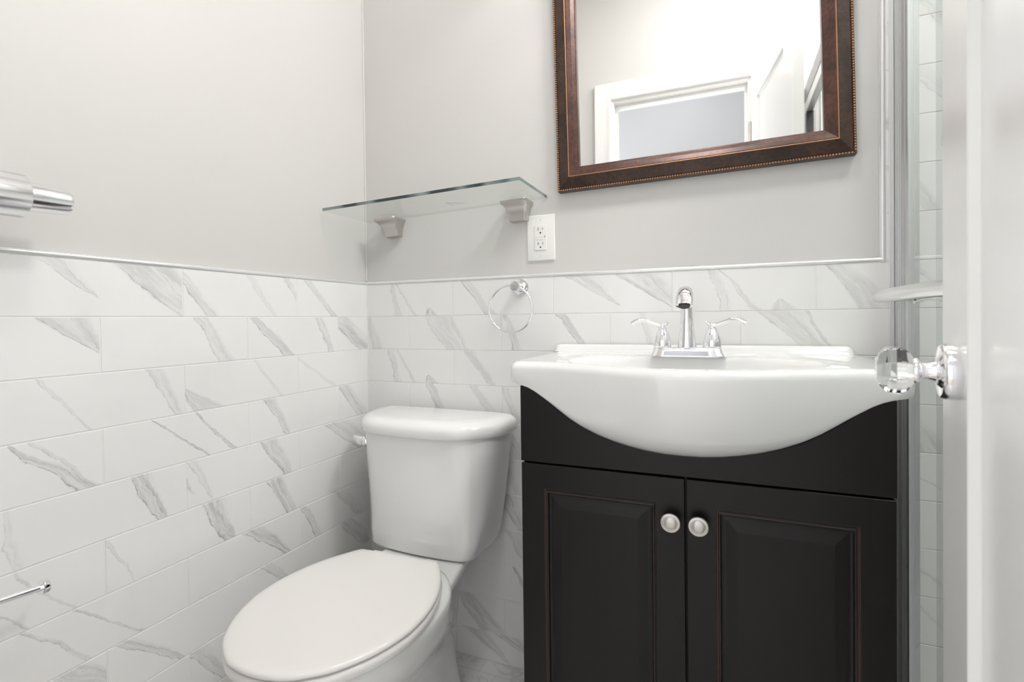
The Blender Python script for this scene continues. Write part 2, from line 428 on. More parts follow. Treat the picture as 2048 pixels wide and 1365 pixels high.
# made-up white window frames with a middle bar, added round the hall fill lights
def added_fill_frame(name, origin, ax, nrm, w_, z0, z1, bars):
    bm = bmesh.new(); o = Vector(origin); a = Vector(ax); n = Vector(nrm)
    def bar(u0, u1, za, zb, d=.045):
        c = [o+a*u+n*h+Vector((0, 0, z)) for u in (u0, u1) for h in (.0005, d) for z in (za, zb)]
        vs = [bm.verts.new(p) for p in c]
        for f in ((0, 1, 3, 2), (4, 6, 7, 5), (0, 4, 5, 1), (2, 3, 7, 6), (0, 2, 6, 4), (1, 5, 7, 3)): bm.faces.new([vs[i] for i in f])
    h = w_/2
    bar(-h-.06, -h, z0-.06, z1+.06); bar(h, h+.06, z0-.06, z1+.06); bar(-h, h, z0-.06, z0); bar(-h, h, z1, z1+.06)
    for u in bars: bar(u-.012, u+.012, z0, z1, .044)
    bar(-h, h, (z0+z1)/2-.012, (z0+z1)/2+.012, .040)
    struct(build(name, bm, WOODWHITE))
added_fill_frame('added_fill_frame_1', (.8, FW-1.2, 0), (1, 0, 0), (0, 1, 0), 2.2, .07, 1.85, (-.55, 0, .55))
added_fill_frame('added_fill_frame_2', (-.602, -2.02, 0), (0, 1, 0), (1, 0, 0), .74, .40, 2.10, (0,))
# tiles
tile_wall('wall_left_tiles', 'Y', FW, 0, (0, 11), -.285, L_BANDS, sign=1)
tile_wall('wall_back_tiles', 'X', 0, XR, (-17, 11), .3045, B_BANDS, sign=-1,
          sec=lambda r: [(0, XR)] if r >= 0 else [(XS, XR)])
tile_wall('wall_right_tiles', 'Y', FW, 0, (-17, 11), -.2, [], sign=-1, other=XR)
tile_wall('wall_front_tiles', 'X', 1.42, XR, (-17, 11), .2, [], sign=1, other=FW+.008)
# edge trim on the tiles: horizontal run on left and back wall, then up beside the shower
def trim_profile(bm, p, q, nrm, upd, wdt=.010):
    """rounded edge strip from p to q; nrm points into the room, upd away from the tiles"""
    p, q, nrm, upd = Vector(p), Vector(q), Vector(nrm), Vector(upd)
    pts = [(-.0075, 0), (-.0012, 0), (.0008, .0006), (.0020, .0024), (.0022, .0046), (.0012, .0072), (-.0015, .0092), (-.0075, .0100)]
    rings = []
    for base in (p, q): rings.append([base+nrm*a+upd*b for a, b in pts])
    loft(bm, rings)
bm = bmesh.new(); trim_profile(bm, (0, FW, ZT), (0, -.001, ZT), (1, 0, 0), (0, 0, 1)); struct(build('trim_1', bm, TRIMM, smooth=60))
bm = bmesh.new(); trim_profile(bm, (.0, 0, ZT), (XS-.001, 0, ZT), (0, -1, 0), (0, 0, 1)); struct(build('trim_2', bm, TRIMM, smooth=60))
bm = bmesh.new(); trim_profile(bm, (XS, 0, ZT), (XS, 0, CEIL), (0, -1, 0), (-1, 0, 0)); struct(build('trim_3', bm, TRIMM, smooth=60))
# small painted bead in the corner
bm = bmesh.new(); lathe(bm, [(0, .003), (CEIL-ZT-.012, .003)], (-.0065, .0065, ZT+.012), (0, 0, 1), 10); struct(build('trim_4', bm, PAINT, smooth=60))
bm = bmesh.new(); box(bm, -.003, .0022, -.0022, .003, 0, ZT+.002); struct(build('trim_8', bm, GROUT))
# door casing (colonial profile), jamb lining
def casing(bm, pts_out, y0, sgn):
    pass
prof = [(0, 0), (0, .011), (.004, .016), (.012, .016), (.018, .012), (.026, .011), (.036, .013), (.040, .017), (.050, .0185), (.060, .019), (.068, .022), (.078, .022), (.082, .018), (.082, 0)]
def mitred(bm, corners, prof, ins, nrm, closed=False):
    """corners: list of points (outer edge path); ins: inward unit vectors scaled for the mitre at each; prof: (inset, height)"""
    rings = [[Vector(c)+Vector(i)*(a)+Vector(nrm)*h for a, h in prof] for c, i in zip(corners, ins)]
    if closed: rings.append(rings[0])
    R = []
    for k, r in enumerate(rings):
        R.append(R[0] if (closed and k == len(rings)-1) else [bm.verts.new(p) for p in r])
    n = len(prof)
    for a, b in zip(R, R[1:]):
        for i in range(n):
            j = (i+1) % n; bm.faces.new((a[i], a[j], b[j], b[i]))
    if not closed: bm.faces.new(R[0]); bm.faces.new(R[-1])
cw = .082; inv = [(a, h) for a, h in prof]
bm = bmesh.new()
mitred(bm, [(DX0-cw+.006, FW, 0), (DX0-cw+.006, FW, DH+cw-.006), (DX1+cw-.006, FW, DH+cw-.006), (DX1+cw-.006, FW, 0)],
       [(cw-a, h) for a, h in prof], [(1, 0, 0), (1, 0, -1), (-1, 0, -1), (-1, 0, 0)], (0, 1, 0))
struct(build('trim_5', bm, WOODWHITE, smooth=40))
bm = bmesh.new()
mitred(bm, [(DX0-.0005, FW+.002, 0), (DX0-.0005, FW+.002, DH+.0005), (DX1+.0005, FW+.002, DH+.0005), (DX1+.0005, FW+.002, 0)],
       [(0, 0), (.018, 0), (.018, -.038), (.030, -.038), (.030, -.07), (.018, -.07), (.018, -.114), (0, -.114)], [(1, 0, 0), (1, 0, -1), (-1, 0, -1), (-1, 0, 0)], (0, 1, 0))
struct(build('trim_6', bm, WOODWHITE))

# ------------------------------------------------------------------ door, standing open into the room
HX, HY = 1.150, -1.232          # hinge edge of the left face
ang = math.atan2(.157, 1)       # leans from +Y towards +X
DW, DT, DHT = .612, .035, 2.03
dd = thing('door_1', 'white panelled door standing open beside the shower', 'door', (HX, HY, 0))
for k in ('category',): del dd[k]
dd['kind'] = 'structure'
del dd['_loc']; dd['_loc'] = (0, 0, 0)
def panel_slab(bm, W, H, T, st, top, bot, rec):
    """local: u along +Y 0..W, thickness 0..T along +X, z"""
    for x0, sg in ((0, 1), (T, -1)):
        o = [(x0, 0, .008), (x0, W, .008), (x0, W, H), (x0, 0, H)]
        a = [(x0, st, bot), (x0, W-st, bot), (x0, W-st, H-top), (x0, st, H-top)]
        b = [(x0+sg*rec, st+.003, bot+.003), (x0+sg*rec, W-st-.003, bot+.003), (x0+sg*rec, W-st-.003, H-top-.003), (x0+sg*rec, st+.003, H-top-.003)]
        vo, va, vb = [[bm.verts.new(p) for p in q] for q in (o, a, b)]
        for q in range(4):
            bm.faces.new((vo[q], vo[(q+1) % 4], va[(q+1) % 4], va[q])); bm.faces.new((va[q], va[(q+1) % 4], vb[(q+1) % 4], vb[q]))
        bm.faces.new(vb)
        if x0 == 0: V0 = vo
        else:
            for q in range(4): bm.faces.new((V0[q], V0[(q+1) % 4], vo[(q+1) % 4], vo[q]))
bm = bmesh.new(); panel_slab(bm, DW, DHT, DT, .108, .115, .2, .009); build('door_leaf', bm, DOORWHITE, dd, bevel=.0012)
ku, kz = DW-.071, .9187
bm = bmesh.new(); R = .0265
lathe(bm, [(0, R*.96), (.002, R), (.0095, R), (.0125, R*.955), (.0135, R*.90), (.0125, R*.80), (.0120, R*.62), (.0150, R*.50), (.0165, R*.36), (.0195, .0085), (.0245, .0075), (.0275, .0085), (.029, .0115), (.0305, .0125), (.0325, .0125), (.034, .0118), (.034, .0)], (0, ku, kz), (-1, 0, 0), 48)
kb = build('knob_rosette', bm, CHROME, dd, smooth=35)
bm = bmesh.new()
# faceted crystal
prof_c = [(.0315, .0095), (.0350, .0165), (.0395, .0222), (.0440, .0246), (.0540, .0240), (.0600, .0175), (.0630, .0120)]
e1, e2 = Vector((0, 0, 1)), Vector((0, 1, 0)); ax = Vector((-1, 0, 0))
loft(bm, [[Vector((0, ku, kz))+ax*t_+(e1*cos(2*pi*(j+.5)/8)+e2*sin(2*pi*(j+.5)/8))*r for j in range(8)] for t_, r in prof_c])
o = build('knob_crystal', bm, CRYSTAL, dd, bevel=.0012, seg=2); o['label'] = 'clear faceted crystal knob'
bm = bmesh.new(); lathe(bm, [(0, .0265), (.0095, .0265), (.012, .024), (.012, 0)], (DT, ku, kz), (1, 0, 0), 32); lathe(bm, [(.010, .009), (.03, .009), (.036, .02), (.05, .024), (.06, .018), (.063, 0)], (DT, ku, kz), (1, 0, 0), 12); build('outer_knob', bm, CHROME, dd, smooth=35)
for hz in (.25, 1.05, 1.8):
    bm = bmesh.new(); lathe(bm, [(0, .006), (.09, .006)], (-.004, -.006, hz-.045), (0, 0, 1), 16); build('hinge', bm, NICKEL, dd, smooth=40)
dd.rotation_euler = (0, 0, -ang)
# ------------------------------------------------------------------ vanity cabinet
VX0, VX1, VY, VZ = .6555, 1.2745, -.36, .8425
VC = (VX0+VX1)/2
t = thing('vanity_cabinet', 'dark espresso wood vanity cabinet with two raised panel doors', 'cabinet', (VC, VY/2, 0))
bm = bmesh.new(); box(bm, VX0, VX1, VY+.019, -.002, .0, .690); 
# carcass: sides, back and bottom up to the top (open under the basin)
box(bm, VX0, VX0+.016, VY+.019, -.002, .690, VZ); box(bm, VX1-.016, VX1, VY+.019, -.002, .690, VZ); box(bm, VX0+.016, VX1-.016, -.014, -.002, .690, VZ)
build('carcass', bm, ESPRESSO, t)
SC = [(0, .7312), (.03, .7318), (.06, .7345), (.09, .7390), (.12, .7455), (.15, .7545), (.18, .7665), (.205, .7800), (.225, .7935), (.245, .8080), (.262, .8195), (.278, .8300), (.292, .8370), (.305, .8415), (.32, .8440), (.338, .8450)]
def zs(x):
    a = abs(x)
    for (p, q), (r, s) in zip(SC, SC[1:]):
        if p <= a <= r: return lerp(q, s, (a-p)/(r-p))
    return .845
# the front panel is cut out along the belly of the basin
bm = bmesh.new()
xs_ = [lerp(VX0, VX1, i/60) for i in range(61)]
loft(bm, [[(x, VY, .6915), (x, VY+.0185, .6915), (x, VY+.0185, zs(x-VC)-.0012), (x, VY, zs(x-VC)-.0012)] for x in xs_])
build('apron_panel', bm, ESPRESSO, t, bevel=.0008)
def raised_door(name, x0, x1, z0, z1, parent):
    bm = bmesh.new(); T = .0185; yb = VY+T
    prof = [(0, 0), (.0, .0), (.0475, 0), (.0485, .0022), (.0515, .0022), (.0525, .0005), (.0545, .0005), (.0560, .0052), (.0595, .0058), (.0640, .0052), (.0790, .0012), (.0815, .0006)]
    rings = []
    for a, d in prof[1:]:
        rings.append([(x0+a, VY+d, z0+a), (x1-a, VY+d, z0+a), (x1-a, VY+d, z1-a), (x0+a, VY+d, z1-a)])
    rings.insert(0, [(x0, yb, z0), (x1, yb, z0), (x1, yb, z1), (x0, yb, z1)])
    loft(bm, rings)
    for f in bm.faces:
        c = f.calc_center_median(); a = min(c.x-x0, x1-c.x, c.z-z0, z1-c.z)
        if .0476 < a < .0500 or .0522 < a < .0536: f.material_index = 1
    return build(name, bm, [ESPRESSO, GROOVE], parent, bevel=.0007, seg=1)
d1 = raised_door('door', VX0+.001, .9645, .095, .6875, t); d2 = raised_door('door', .9685, VX1-.001, .095, .6875, t)
d1['_loc'] = d2['_loc'] = tuple(t.location)
for dr, kx in ((d1, .9425), (d2, .9885)):
    bm = bmesh.new()
    lathe(bm, [(0, .0085), (.001, .0085), (.003, .0060), (.012, .0055), (.015, .0085), (.0175, .0150), (.0195, .0168), (.0215, .0170), (.0230, .0160), (.0236, .0128), (.0228, .0122), (.0228, .0116), (.0236, .0108), (.0248, .006), (.0252, 0)],
          (kx, VY, .6145), (0, -1, 0), 40)
    o = build('knob', bm, NICKEL, dr, smooth=35); o['label'] = 'round brushed nickel knob'

# ------------------------------------------------------------------ sink
RZ = .889; SX = VC; HW = .338
t = thing('washbasin', 'white porcelain washbasin with bowed front belly on dark vanity', 'sink', (SX, -.24, .846))
def yfront(x):
    a = abs(x)
    b = .5+.5*cos(pi*min(a/.285, 1))
    return -.368-.098*b**.85 if a < .285 else -.368
front_x = [HW*sin(pi/2*(i/40)) for i in range(-40, 41)]
front_x = [HW*(i/44) for i in range(-44, 45)]
cr = .030                        # front corner radius in plan
def outline(off, ztag=None):
    """closed plan loop: front from left to right, right side, back, left side; off = inset"""
    P = []
    for x in front_x:
        xx = x*(HW-off)/HW; y = yfront(x)+off
        d = HW-off-abs(xx)
        if d < cr: y += (cr-sqrt(max(cr*cr-(cr-d)**2, 0)))
        P.append((xx, y, x))
    for i in range(1, 13): P.append((HW-off, lerp(P[88][1], -.003, i/12), HW))
    for i in range(1, 24): P.append((lerp(HW-off, -HW+off, i/23), -.003, 0))
    y0 = P[0][1]
    for i in range(1, 12): P.append((-HW+off, lerp(-.003, y0, i/12), -HW))
    return P
nfront = len(front_x)
rings = []
# from the underside back edge round the outside to the rim
def apron(tt):
    r = []
    for k, (x, y, x0) in enumerate(outline(0)):
        if k < nfront:
            zb = zs(x); zt_ = RZ-.016; z = lerp(zt_, zb, tt)
            yb = VY-.0006
            y_ = y if abs(x) > .311 else None
            f = sqrt(max(0, 1-min(tt, 1)**2.6))
            if abs(x) <= .311: yy = yb+(y-yb)*lerp(f, 1, 0)
            else: yy = y+.010*tt**3
            if abs(x) <= .311 and y > yb: yy = min(y, yb)
            r.append((x, min(yy, -.001), z))
        else:
            z = lerp(RZ-.016, .8465, tt); r.append((x*(1-.012*tt**3), y, z))
    return r
def ring_at(off, z): return [(x, y, z) for x, y, _ in outline(off)]
O = outline(0)
inner_bot = [(x*.985, max(y, VY-.0006) if k < nfront else y, .8468) for k, (x, y, _) in enumerate(O)]
und2 = []; und3 = []
for k, (x, y, x0) in enumerate(O):
    if k < nfront and abs(x) <= .30: und2.append((x*.85, VY+.022, zs(x)+.002)); und3.append((x*.6, VY+.06, .75))
    elif k < nfront: und2.append((x*.85, VY+.022, .8475)); und3.append((x*.6, VY+.06, .75))
    else: und2.append((x*.85, min(y, -.02) if y > VY+.022 else VY+.022, .8475)); und3.append((x*.6, lerp(max(min(y, -.02), VY+.022), -.18, .3), .75))
rings.append(und3); rings.append(und2)
for tt in (1, .97, .93, .87, .8, .7, .6, .5, .4, .3, .2, .1, 0): rings.append(apron(tt))
rr = .015
for a in (15, 30, 45, 60, 75, 90): rings.append(ring_at(rr*(1-cos(radians(a))), RZ-.016+.016*sin(radians(a))))
rings.append(ring_at(.024, RZ-.0002))
# deck dips gently, then the bowl
def bowl(k, z):
    r = []
    bx, by, ex, ey = 0, -.262, .232, .142
    for i, (x, y, _) in enumerate(outline(.024)):
        a = math.atan2((y-by)/.16, (x-bx)/.26)
        f = 1+.0*abs(sin(a))
        yy = by+ey*k*sin(a); xx = bx+ex*k*cos(a)
        r.append((xx, yy, z))
    return r
B1 = bowl(1.03, RZ-.0015)
rings.append([tuple(lerp(u, v, .5) for u, v in zip(p, q)) for p, q in zip(rings[-1], B1)]); rings.append(B1)
for k, z in ((1.0, RZ-.004), (.975, RZ-.012), (.95, RZ-.028), (.90, RZ-.055), (.80, RZ-.085), (.62, RZ-.108), (.40, RZ-.119), (.2, RZ-.123), (.095, RZ-.125)): rings.append(bowl(k, z))
bm = bmesh.new()
loft(bm, [[(SX+x, y, z) for x, y, z in r] for r in rings])
build('basin', bm, PORC, t, smooth=80)
bm = bmesh.new(); lathe(bm, [(0, .024), (.002, .024), (.003, .02), (.0015, .017), (.0015, 0)], (SX, -.262, RZ-.1255), (0, 0, 1), 24); build('drain', bm, CHROME, t, smooth=40)
# raised splash lip along the wall
bm = bmesh.new(); rings = []
LX0, LX1 = SX-.346+.0, SX+.329
LX0, LX1 = .616, 1.291
for x, h in [(LX0, .001), (LX0+.0025, .008), (LX0+.006, .0135), (LX0+.011, .0165), (LX0+.017, .0175), (LX1-.017, .0175), (LX1-.011, .0165), (LX1-.006, .0135), (LX1-.0025, .008), (LX1, .001)]:
    e = min(h/.0175, 1)
    rings.append([(x, -.003, RZ-.001), (x, -.003, RZ+h), (x, -.003-.006*e, RZ+h), (x, -.003-.012*e, RZ+h-.0015*e), (x, -.003-.0165*e, RZ+h-.005*e), (x, -.003-.0195*e, RZ+h*.35), (x, -.003-.026*e, RZ-.001)])
loft(bm, rings); build('splash_lip', bm, PORC, t, smooth=50)
# flat extents of the lip reach the basin ends

# ------------------------------------------------------------------ faucet
FX, FY = .957, -.138
t = thing('faucet', 'chrome two handle faucet at the back of the white basin', 'faucet', (FX, FY, RZ))
bm = bmesh.new(); rings = []
for z, ex, ey in ((0, .0765, .0275), (.0015, .0765, .0275), (.004, .0745, .0265), (.010, .0715, .0245), (.016, .0695, .0225), (.0185, .0680, .0205), (.0192, .0650, .0180)):
    r = []
    for i in range(64):
        a = 2*pi*i/64; c, s = cos(a), sin(a); n_ = 4.5
        r.append((FX+ex*math.copysign(abs(c)**(2/n_), c), FY+ey*math.copysign(abs(s)**(2/n_), s), RZ+z))
    rings.append(r)
loft(bm, rings); build('base_plate', bm, CHROME, t, smooth=40)
bm = bmesh.new()
path = [(0, .0185), (0, .03), (0, .05), (0, .075), (0, .100), (-.003, .117), (-.011, .1305), (-.026, .1370), (-.044, .1355), (-.060, .1265), (-.070, .1160), (-.0745, .1075)]
rad = [(.0205, .0195), (.0190, .0180), (.0165, .016), (.0140, .0135), (.0125, .0122), (.0125, .0125), (.0130, .0130), (.0140, .0135), (.0156, .0136), (.0170, .0132), (.0176, .0126), (.0164, .0118)]
tube(bm, [(FX, FY+a, RZ+b) for a, b in path], rad, 28, upv=(0, 1, 0))
build('spout', bm, CHROME, t, smooth=50)
bm = bmesh.new(); lathe(bm, [(0, .0115), (.003, .0110), (.003, .0)], (FX, FY-.0748, RZ+.1080), (0, -.36, -.93), 24); build('aerator', bm, SLOT, t, smooth=40)
bm = bmesh.new(); lathe(bm, [(0, .0028), (.028, .0028), (.030, .0055), (.036, .0058), (.038, .004), (.038, 0)], (FX, FY+.0215, RZ+.012), (0, 0, 1), 16); build('lift_rod', bm, CHROME, t, smooth=40)
for sx in (-1, 1):
    hx = FX+sx*.0508
    bm = bmesh.new()
    lathe(bm, [(0, .0195), (.004, .0200), (.012, .0192), (.022, .0168), (.032, .0130), (.040, .0096), (.045, .0082), (.049, .0082), (.0515, .0060), (.052, 0)], (hx, FY, RZ+.0185), (0, 0, 1), 32)
    h = build('handle', bm, CHROME, t, smooth=50); h['_loc'] = (FX, FY, RZ)
    bm = bmesh.new()
    pts = [(-.0125, .0620), (-.0085, .0560), (0, .0525), (.010, .0545), (.022, .0600), (.034, .0645), (.046, .0655), (.056, .0630), (.066, .0580)]
    rd = [(.0022, .0020), (.0045, .0036), (.0080, .0052), (.0070, .0046), (.0066, .0044), (.0075, .0050), (.0095, .0058), (.0115, .0062), (.0120, .0056)]
    tube(bm, [(hx+sx*a, FY-.1*a, RZ+.0185+b-.006) for a, b in pts], rd, 18, upv=(0, 0, 1))
    build('lever', bm, CHROME, h, smooth=50)

# ------------------------------------------------------------------ toilet
TX = .2975
t = thing('toilet', 'white two piece toilet with closed lid in the tiled corner', 'toilet', (TX, -.1, 0))
def dplan(hw, yb, yf, rc, bow, z, n=14):
    """bow-fronted plan: flat back at yb, front at yf in the middle, big front corners"""
    P = []
    rb = .018
    # back left -> back right
    for i in range(n+1): P.append((lerp(-hw+rb, hw-rb, i/n), yb))
    for a in (30, 60, 90): P.append((hw-rb+rb*sin(radians(a)), yb-rb+rb*cos(radians(a))))
    ys = yf+bow+rc
    for i in range(1, 5): P.append((hw, lerp(yb-rb, ys, i/4)))
    for a in range(10, 91, 10):
        f = radians(a); x = hw-rc+rc*cos(f); P.append((x, ys-rc*sin(f)-bow*(1-(x/hw)**2)*smooth_step(a/90)))
    xs = hw-rc
    m = 18
    for i in range(1, m): x = lerp(xs, -xs, i/m); P.append((x, yf+bow-bow*(1-(x/hw)**2)))
    for a in range(90, 9, -10):
        f = radians(a); x = -(hw-rc+rc*cos(f)); P.append((x, ys-rc*sin(f)-bow*(1-(x/hw)**2)*smooth_step(a/90)))
    for i in range(4, 0, -1): P.append((-hw, lerp(yb-rb, ys, i/4)))
    for a in (90, 60, 30): P.append((-(hw-rb+rb*sin(radians(a))), yb-rb+rb*cos(radians(a))))
    return [(TX+x, y, z) for x, y in P]
bm = bmesh.new(); rings = []
for z, hw, yf, rc_, bw_ in ((.3765, .146, -.195, .026, .012), (.3770, .157, -.209, .028, .013), (.381, .163, -.2160, .030, .014), (.389, .1660, -.2190, .026, .015), (.42, .1745, -.2193, .036, .017), (.46, .181, -.2195, .052, .019), (.50, .187, -.2197, .062, .021), (.55, .193, -.2200, .073, .023), (.60, .199, -.2205, .083, .025), (.64, .2035, -.2207, .088, .026), (.68, .207, -.221, .090, .027)):
    sh = .0105*(1-smooth_step((z-.38)/.30)); rings.append([(x+sh, y, zz) for x, y, zz in dplan(hw-sh, -.030, yf, rc_, bw_, z)])
loft(bm, rings); build('tank', bm, PORC, t, smooth=60).rotation_euler.z = radians(-1.3)
bm = bmesh.new(); rings = []
for z, d in ((.6785, -.007), (.6790, -.002), (.6830, .0), (.6980, .0005), (.7060, -.002), (.7125, -.008), (.7175, -.0165), (.7200, -.028), (.7208, -.045)):
    rings.append(dplan(.2195+d, -.022+min(d, 0)*.4, -.2330-d, .108+d*.3, .030, z))
loft(bm, rings); build('tank_lid', bm, PORC, t, smooth=60).rotation_euler.z = radians(-.6)
# flush lever on the tank's front left corner
LXF, LYF, LZF = TX-.166, -.178, .647
bm = bmesh.new()
ax = Vector((-.66, -.75, 0)).normalized()
lathe(bm, [(-.004, .0148), (.006, .0148), (.010, .013), (.0130, .008), (.0130, 0)], (LXF, LYF, LZF), ax, 24)
e = Vector((LXF, LYF, LZF))+ax*.010; dr_ = Vector((-.93, .25, .28)).normalized()
tube(bm, [e+ax*.001, e+ax*.006+dr_*.008, e+ax*.005+dr_*.020, e+ax*.003+dr_*.036], [(.0135, .0055), (.0130, .006), (.0095, .005), (.0045, .0025)], 16, upv=ax)
o = build('flush_lever', bm, CHROME, t, smooth=45); o['label'] = 'chrome flush lever'
# bowl: egg plan
BXC = .323                       # centre line of the bowl
def egg(hw, yb, yf, z, flat=0., bk=2.3, n=64, xc=None, frb=2.0):
    P = []; ym = lerp(yb, yf, .42)
    for i in range(n):
        a = 2*pi*i/n; c, s = cos(a), sin(a)
        if s >= 0: ex, y = hw*math.copysign(abs(c)**(2/bk), c), ym+(yb-ym)*abs(s)**(2/bk)
        else: ex, y = hw*math.copysign(abs(c)**(2/frb), c), ym+(yf-ym)*abs(s)**(2/frb)
        P.append(((BXC if xc is None else xc)+ex, y, z))
    return P
bm = bmesh.new(); rings = []
for z, hw, yb, yf, bk in ((0, .092, -.10, -.555, 2.5), (.012, .094, -.10, -.560, 2.5), (.03, .088, -.10, -.550, 2.5), (.08, .074, -.10, -.530, 2.4), (.15, .070, -.11, -.530, 2.4), (.21, .088, -.15, -.570, 2.3), (.26, .118, -.19, -.630, 2.3), (.30, .147, -.215, -.680, 2.3), (.34, .163, -.25, -.712, 2.2), (.37, .1715, -.26, -.7270, 2.2), (.386, .1730, -.26, -.7290, 2.2), (.3920, .170, -.262, -.726, 2.2), (.3945, .163, -.27, -.718, 2.2), (.3948, .12, -.31, -.67, 2.2)):
    rings.append(egg(hw, yb, yf, z, bk=bk))
loft(bm, rings)
# deck under the tank
rings = []
def deck(hw0, hw1, y0, y1, z, r=.02):
    P = []
    c = [(-hw0, y0), (hw0, y0), (hw1, y1), (-hw1, y1)]
    m = 6
    for k in range(4):
        p, q, s = Vector(c[k-1]+(0,)), Vector(c[k]+(0,)), Vector(c[(k+1) % 4]+(0,))
        a = q+(p-q).normalized()*r; b = q+(s-q).normalized()*r
        for i in range(m+1):
            u = i/m; P.append((a*(1-u)**2+q*2*u*(1-u)+b*u*u))
    return [(BXC-.005+v.x, v.y, z) for v in P]
for z, h0, h1, y0, y1, r in ((.14, .030, .040, -.06, -.30, .03), (.22, .034, .052, -.05, -.33, .03), (.29, .050, .085, -.045, -.37, .03), (.335, .076, .128, -.04, -.39, .02), (.355, .090, .145, -.04, -.39, .015), (.368, .092, .147, -.04, -.39, .015), (.3740, .090, .145, -.043, -.39, .015), (.3755, .086, .140, -.05, -.39, .015)):
    rings.append(deck(h0, h1, y0, y1, z, r))
loft(bm, rings)
build('bowl', bm, PORC, t, smooth=60).rotation_euler.z = radians(2.2)
LID = [(0, -.318), (.050, -.318), (.093, -.3182), (.103, -.3205), (.114, -.333), (.142, -.378), (.163, -.425), (.1755, -.475), (.1795, -.520), (.1745, -.5725), (.1545, -.630), (.128, -.673), (.104, -.699), (.063, -.7265), (.030, -.7355), (0, -.738)]
def cat(P, m):
    out = []
    Q = [(-P[1][0], P[1][1])]+P+[(-P[-2][0], P[-2][1])]
    for i in range(1, len(Q)-2):
        p0, p1, p2, p3 = Q[i-1:i+3]
        for k in range(m):
            u = k/m
            out.append(tuple(.5*((2*p1[c])+(-p0[c]+p2[c])*u+(2*p0[c]-5*p1[c]+4*p2[c]-p3[c])*u*u+(-p0[c]+3*p1[c]-3*p2[c]+p3[c])*u**3) for c in (0, 1)))
    return out+[P[-1]]
HALF = cat(LID, 5)
def lidplan(off, z):
    kx = (.181-off)/.181; ky = (.210-off)/.210
    f = [(max(x, 0)*kx, -.528+(y+.528)*ky) for x, y in HALF]
    return [(BXC+x, y, z) for x, y in f]+[(BXC-x, y, z) for x, y in f[-2:0:-1]]
def plate(name, levels, mat):
    bm = bmesh.new(); rings = [lidplan(o_, z) for o_, z in levels]
    loft(bm, rings); o_ = build(name, bm, mat, t, smooth=60); o_.rotation_euler.z = radians(2.2); return o_
plate('seat', [(.010, .3965), (.0045, .3975), (.0008, .4020), (-.001, .4100), (.0, .4150), (.004, .4178), (.012, .4185)], SEATM)
plate('seat_lid', [(.010, .4200), (.004, .4204), (.0008, .4222), (0, .4250), (.0012, .4280), (.0048, .4305), (.011, .4318), (.025, .4326), (.08, .4332)], SEATM)
for sx in (-1, 1):
    bm = bmesh.new(); box(bm, BXC+sx*.072-.018, BXC+sx*.072+.018, -.325, -.290, .3758, .417); build('hinge', bm, SEATM, t, bevel=.005, seg=3, smooth=60).rotation_euler.z = radians(2.2)
# ------------------------------------------------------------------ mirror
PW = .008                        # painted wall face (Y)
MX, MZ = (.622+1.289)/2, 1.312
MWD, MHT = .664, .81
t = thing('wall_mirror', 'rectangular wall mirror with brown wood frame and beaded edge', 'mirror', (MX, PW, MZ+MHT/2))
x0, x1, z0, z1 = MX-MWD/2, MX+MWD/2, MZ, MZ+MHT
cs = [(x0, PW, z0), (x1, PW, z0), (x1, PW, z1), (x0, PW, z1)]; ins = [(1, 0, 1), (-1, 0, 1), (-1, 0, -1), (1, 0, -1)]
bm = bmesh.new()
mitred(bm, cs, [(0, 0), (0, .0215), (.001, .0225), (.0045, .0215), (.0062, .0235), (.0075, .0245), (.020, .0290), (.0310, .0330), (.0325, .0330), (.0325, 0)], ins, (0, -1, 0), closed=True)
build('outer_frame', bm, FRAME_OUT, t)
bm = bmesh.new()
mitred(bm, cs, [(.0326, .0), (.0326, .0336), (.0336, .0342), (.0346, .0336), (.0346, 0)], ins, (0, -1, 0), closed=True)
o = build('copper_line', bm, COPPER, t); o['label'] = 'thin copper rubbed line between the two slopes of the frame'
bm = bmesh.new()
mitred(bm, cs, [(.0347, 0), (.0347, .0332), (.037, .0330), (.048, .0280), (.0565, .0222), (.0590, .0212), (.0590, 0)], ins, (0, -1, 0), closed=True)
build('inner_frame', bm, FRAME_IN, t)
bm = bmesh.new()
def bead(p, r=.0025):
    vs = []
    n = 6
    top = bm.verts.new((p[0], p[1]-r, p[2]))
    rg = [[bm.verts.new((p[0]+r*sin(radians(f))*cos(2*pi*i/n), p[1]-r*cos(radians(f)), p[2]+r*sin(radians(f))*sin(2*pi*i/n))) for i in range(n)] for f in (45, 95)]
    for i in range(n):
        j = (i+1) % n; bm.faces.new((top, rg[0][i], rg[0][j])); bm.faces.new((rg[0][i], rg[1][i], rg[1][j], rg[0][j]))
e = .0028; yb_ = PW-.0225
nx, nz = int((MWD-2*e)/.0058), int((MHT-2*e)/.0058)
for i in range(nx):
    for zz in (z0+e, z1-e): bead((lerp(x0+e, x1-e, i/nx), yb_, zz))
for i in range(nz):
    for xx in (x0+e, x1-e): bead((xx, yb_, lerp(z0+e, z1-e, (i+1)/nz)))
o = build('bead_edging', bm, COPPER, t, smooth=180); o['label'] = 'row of small copper beads round the frame'
bm = bmesh.new(); box(bm, x0+.050, x1-.050, PW-.0135, PW-.002, z0+.050, z1-.050); build('mirror_glass', bm, MIRROR, t)
t.rotation_euler = (0, radians(-1.05), 0)

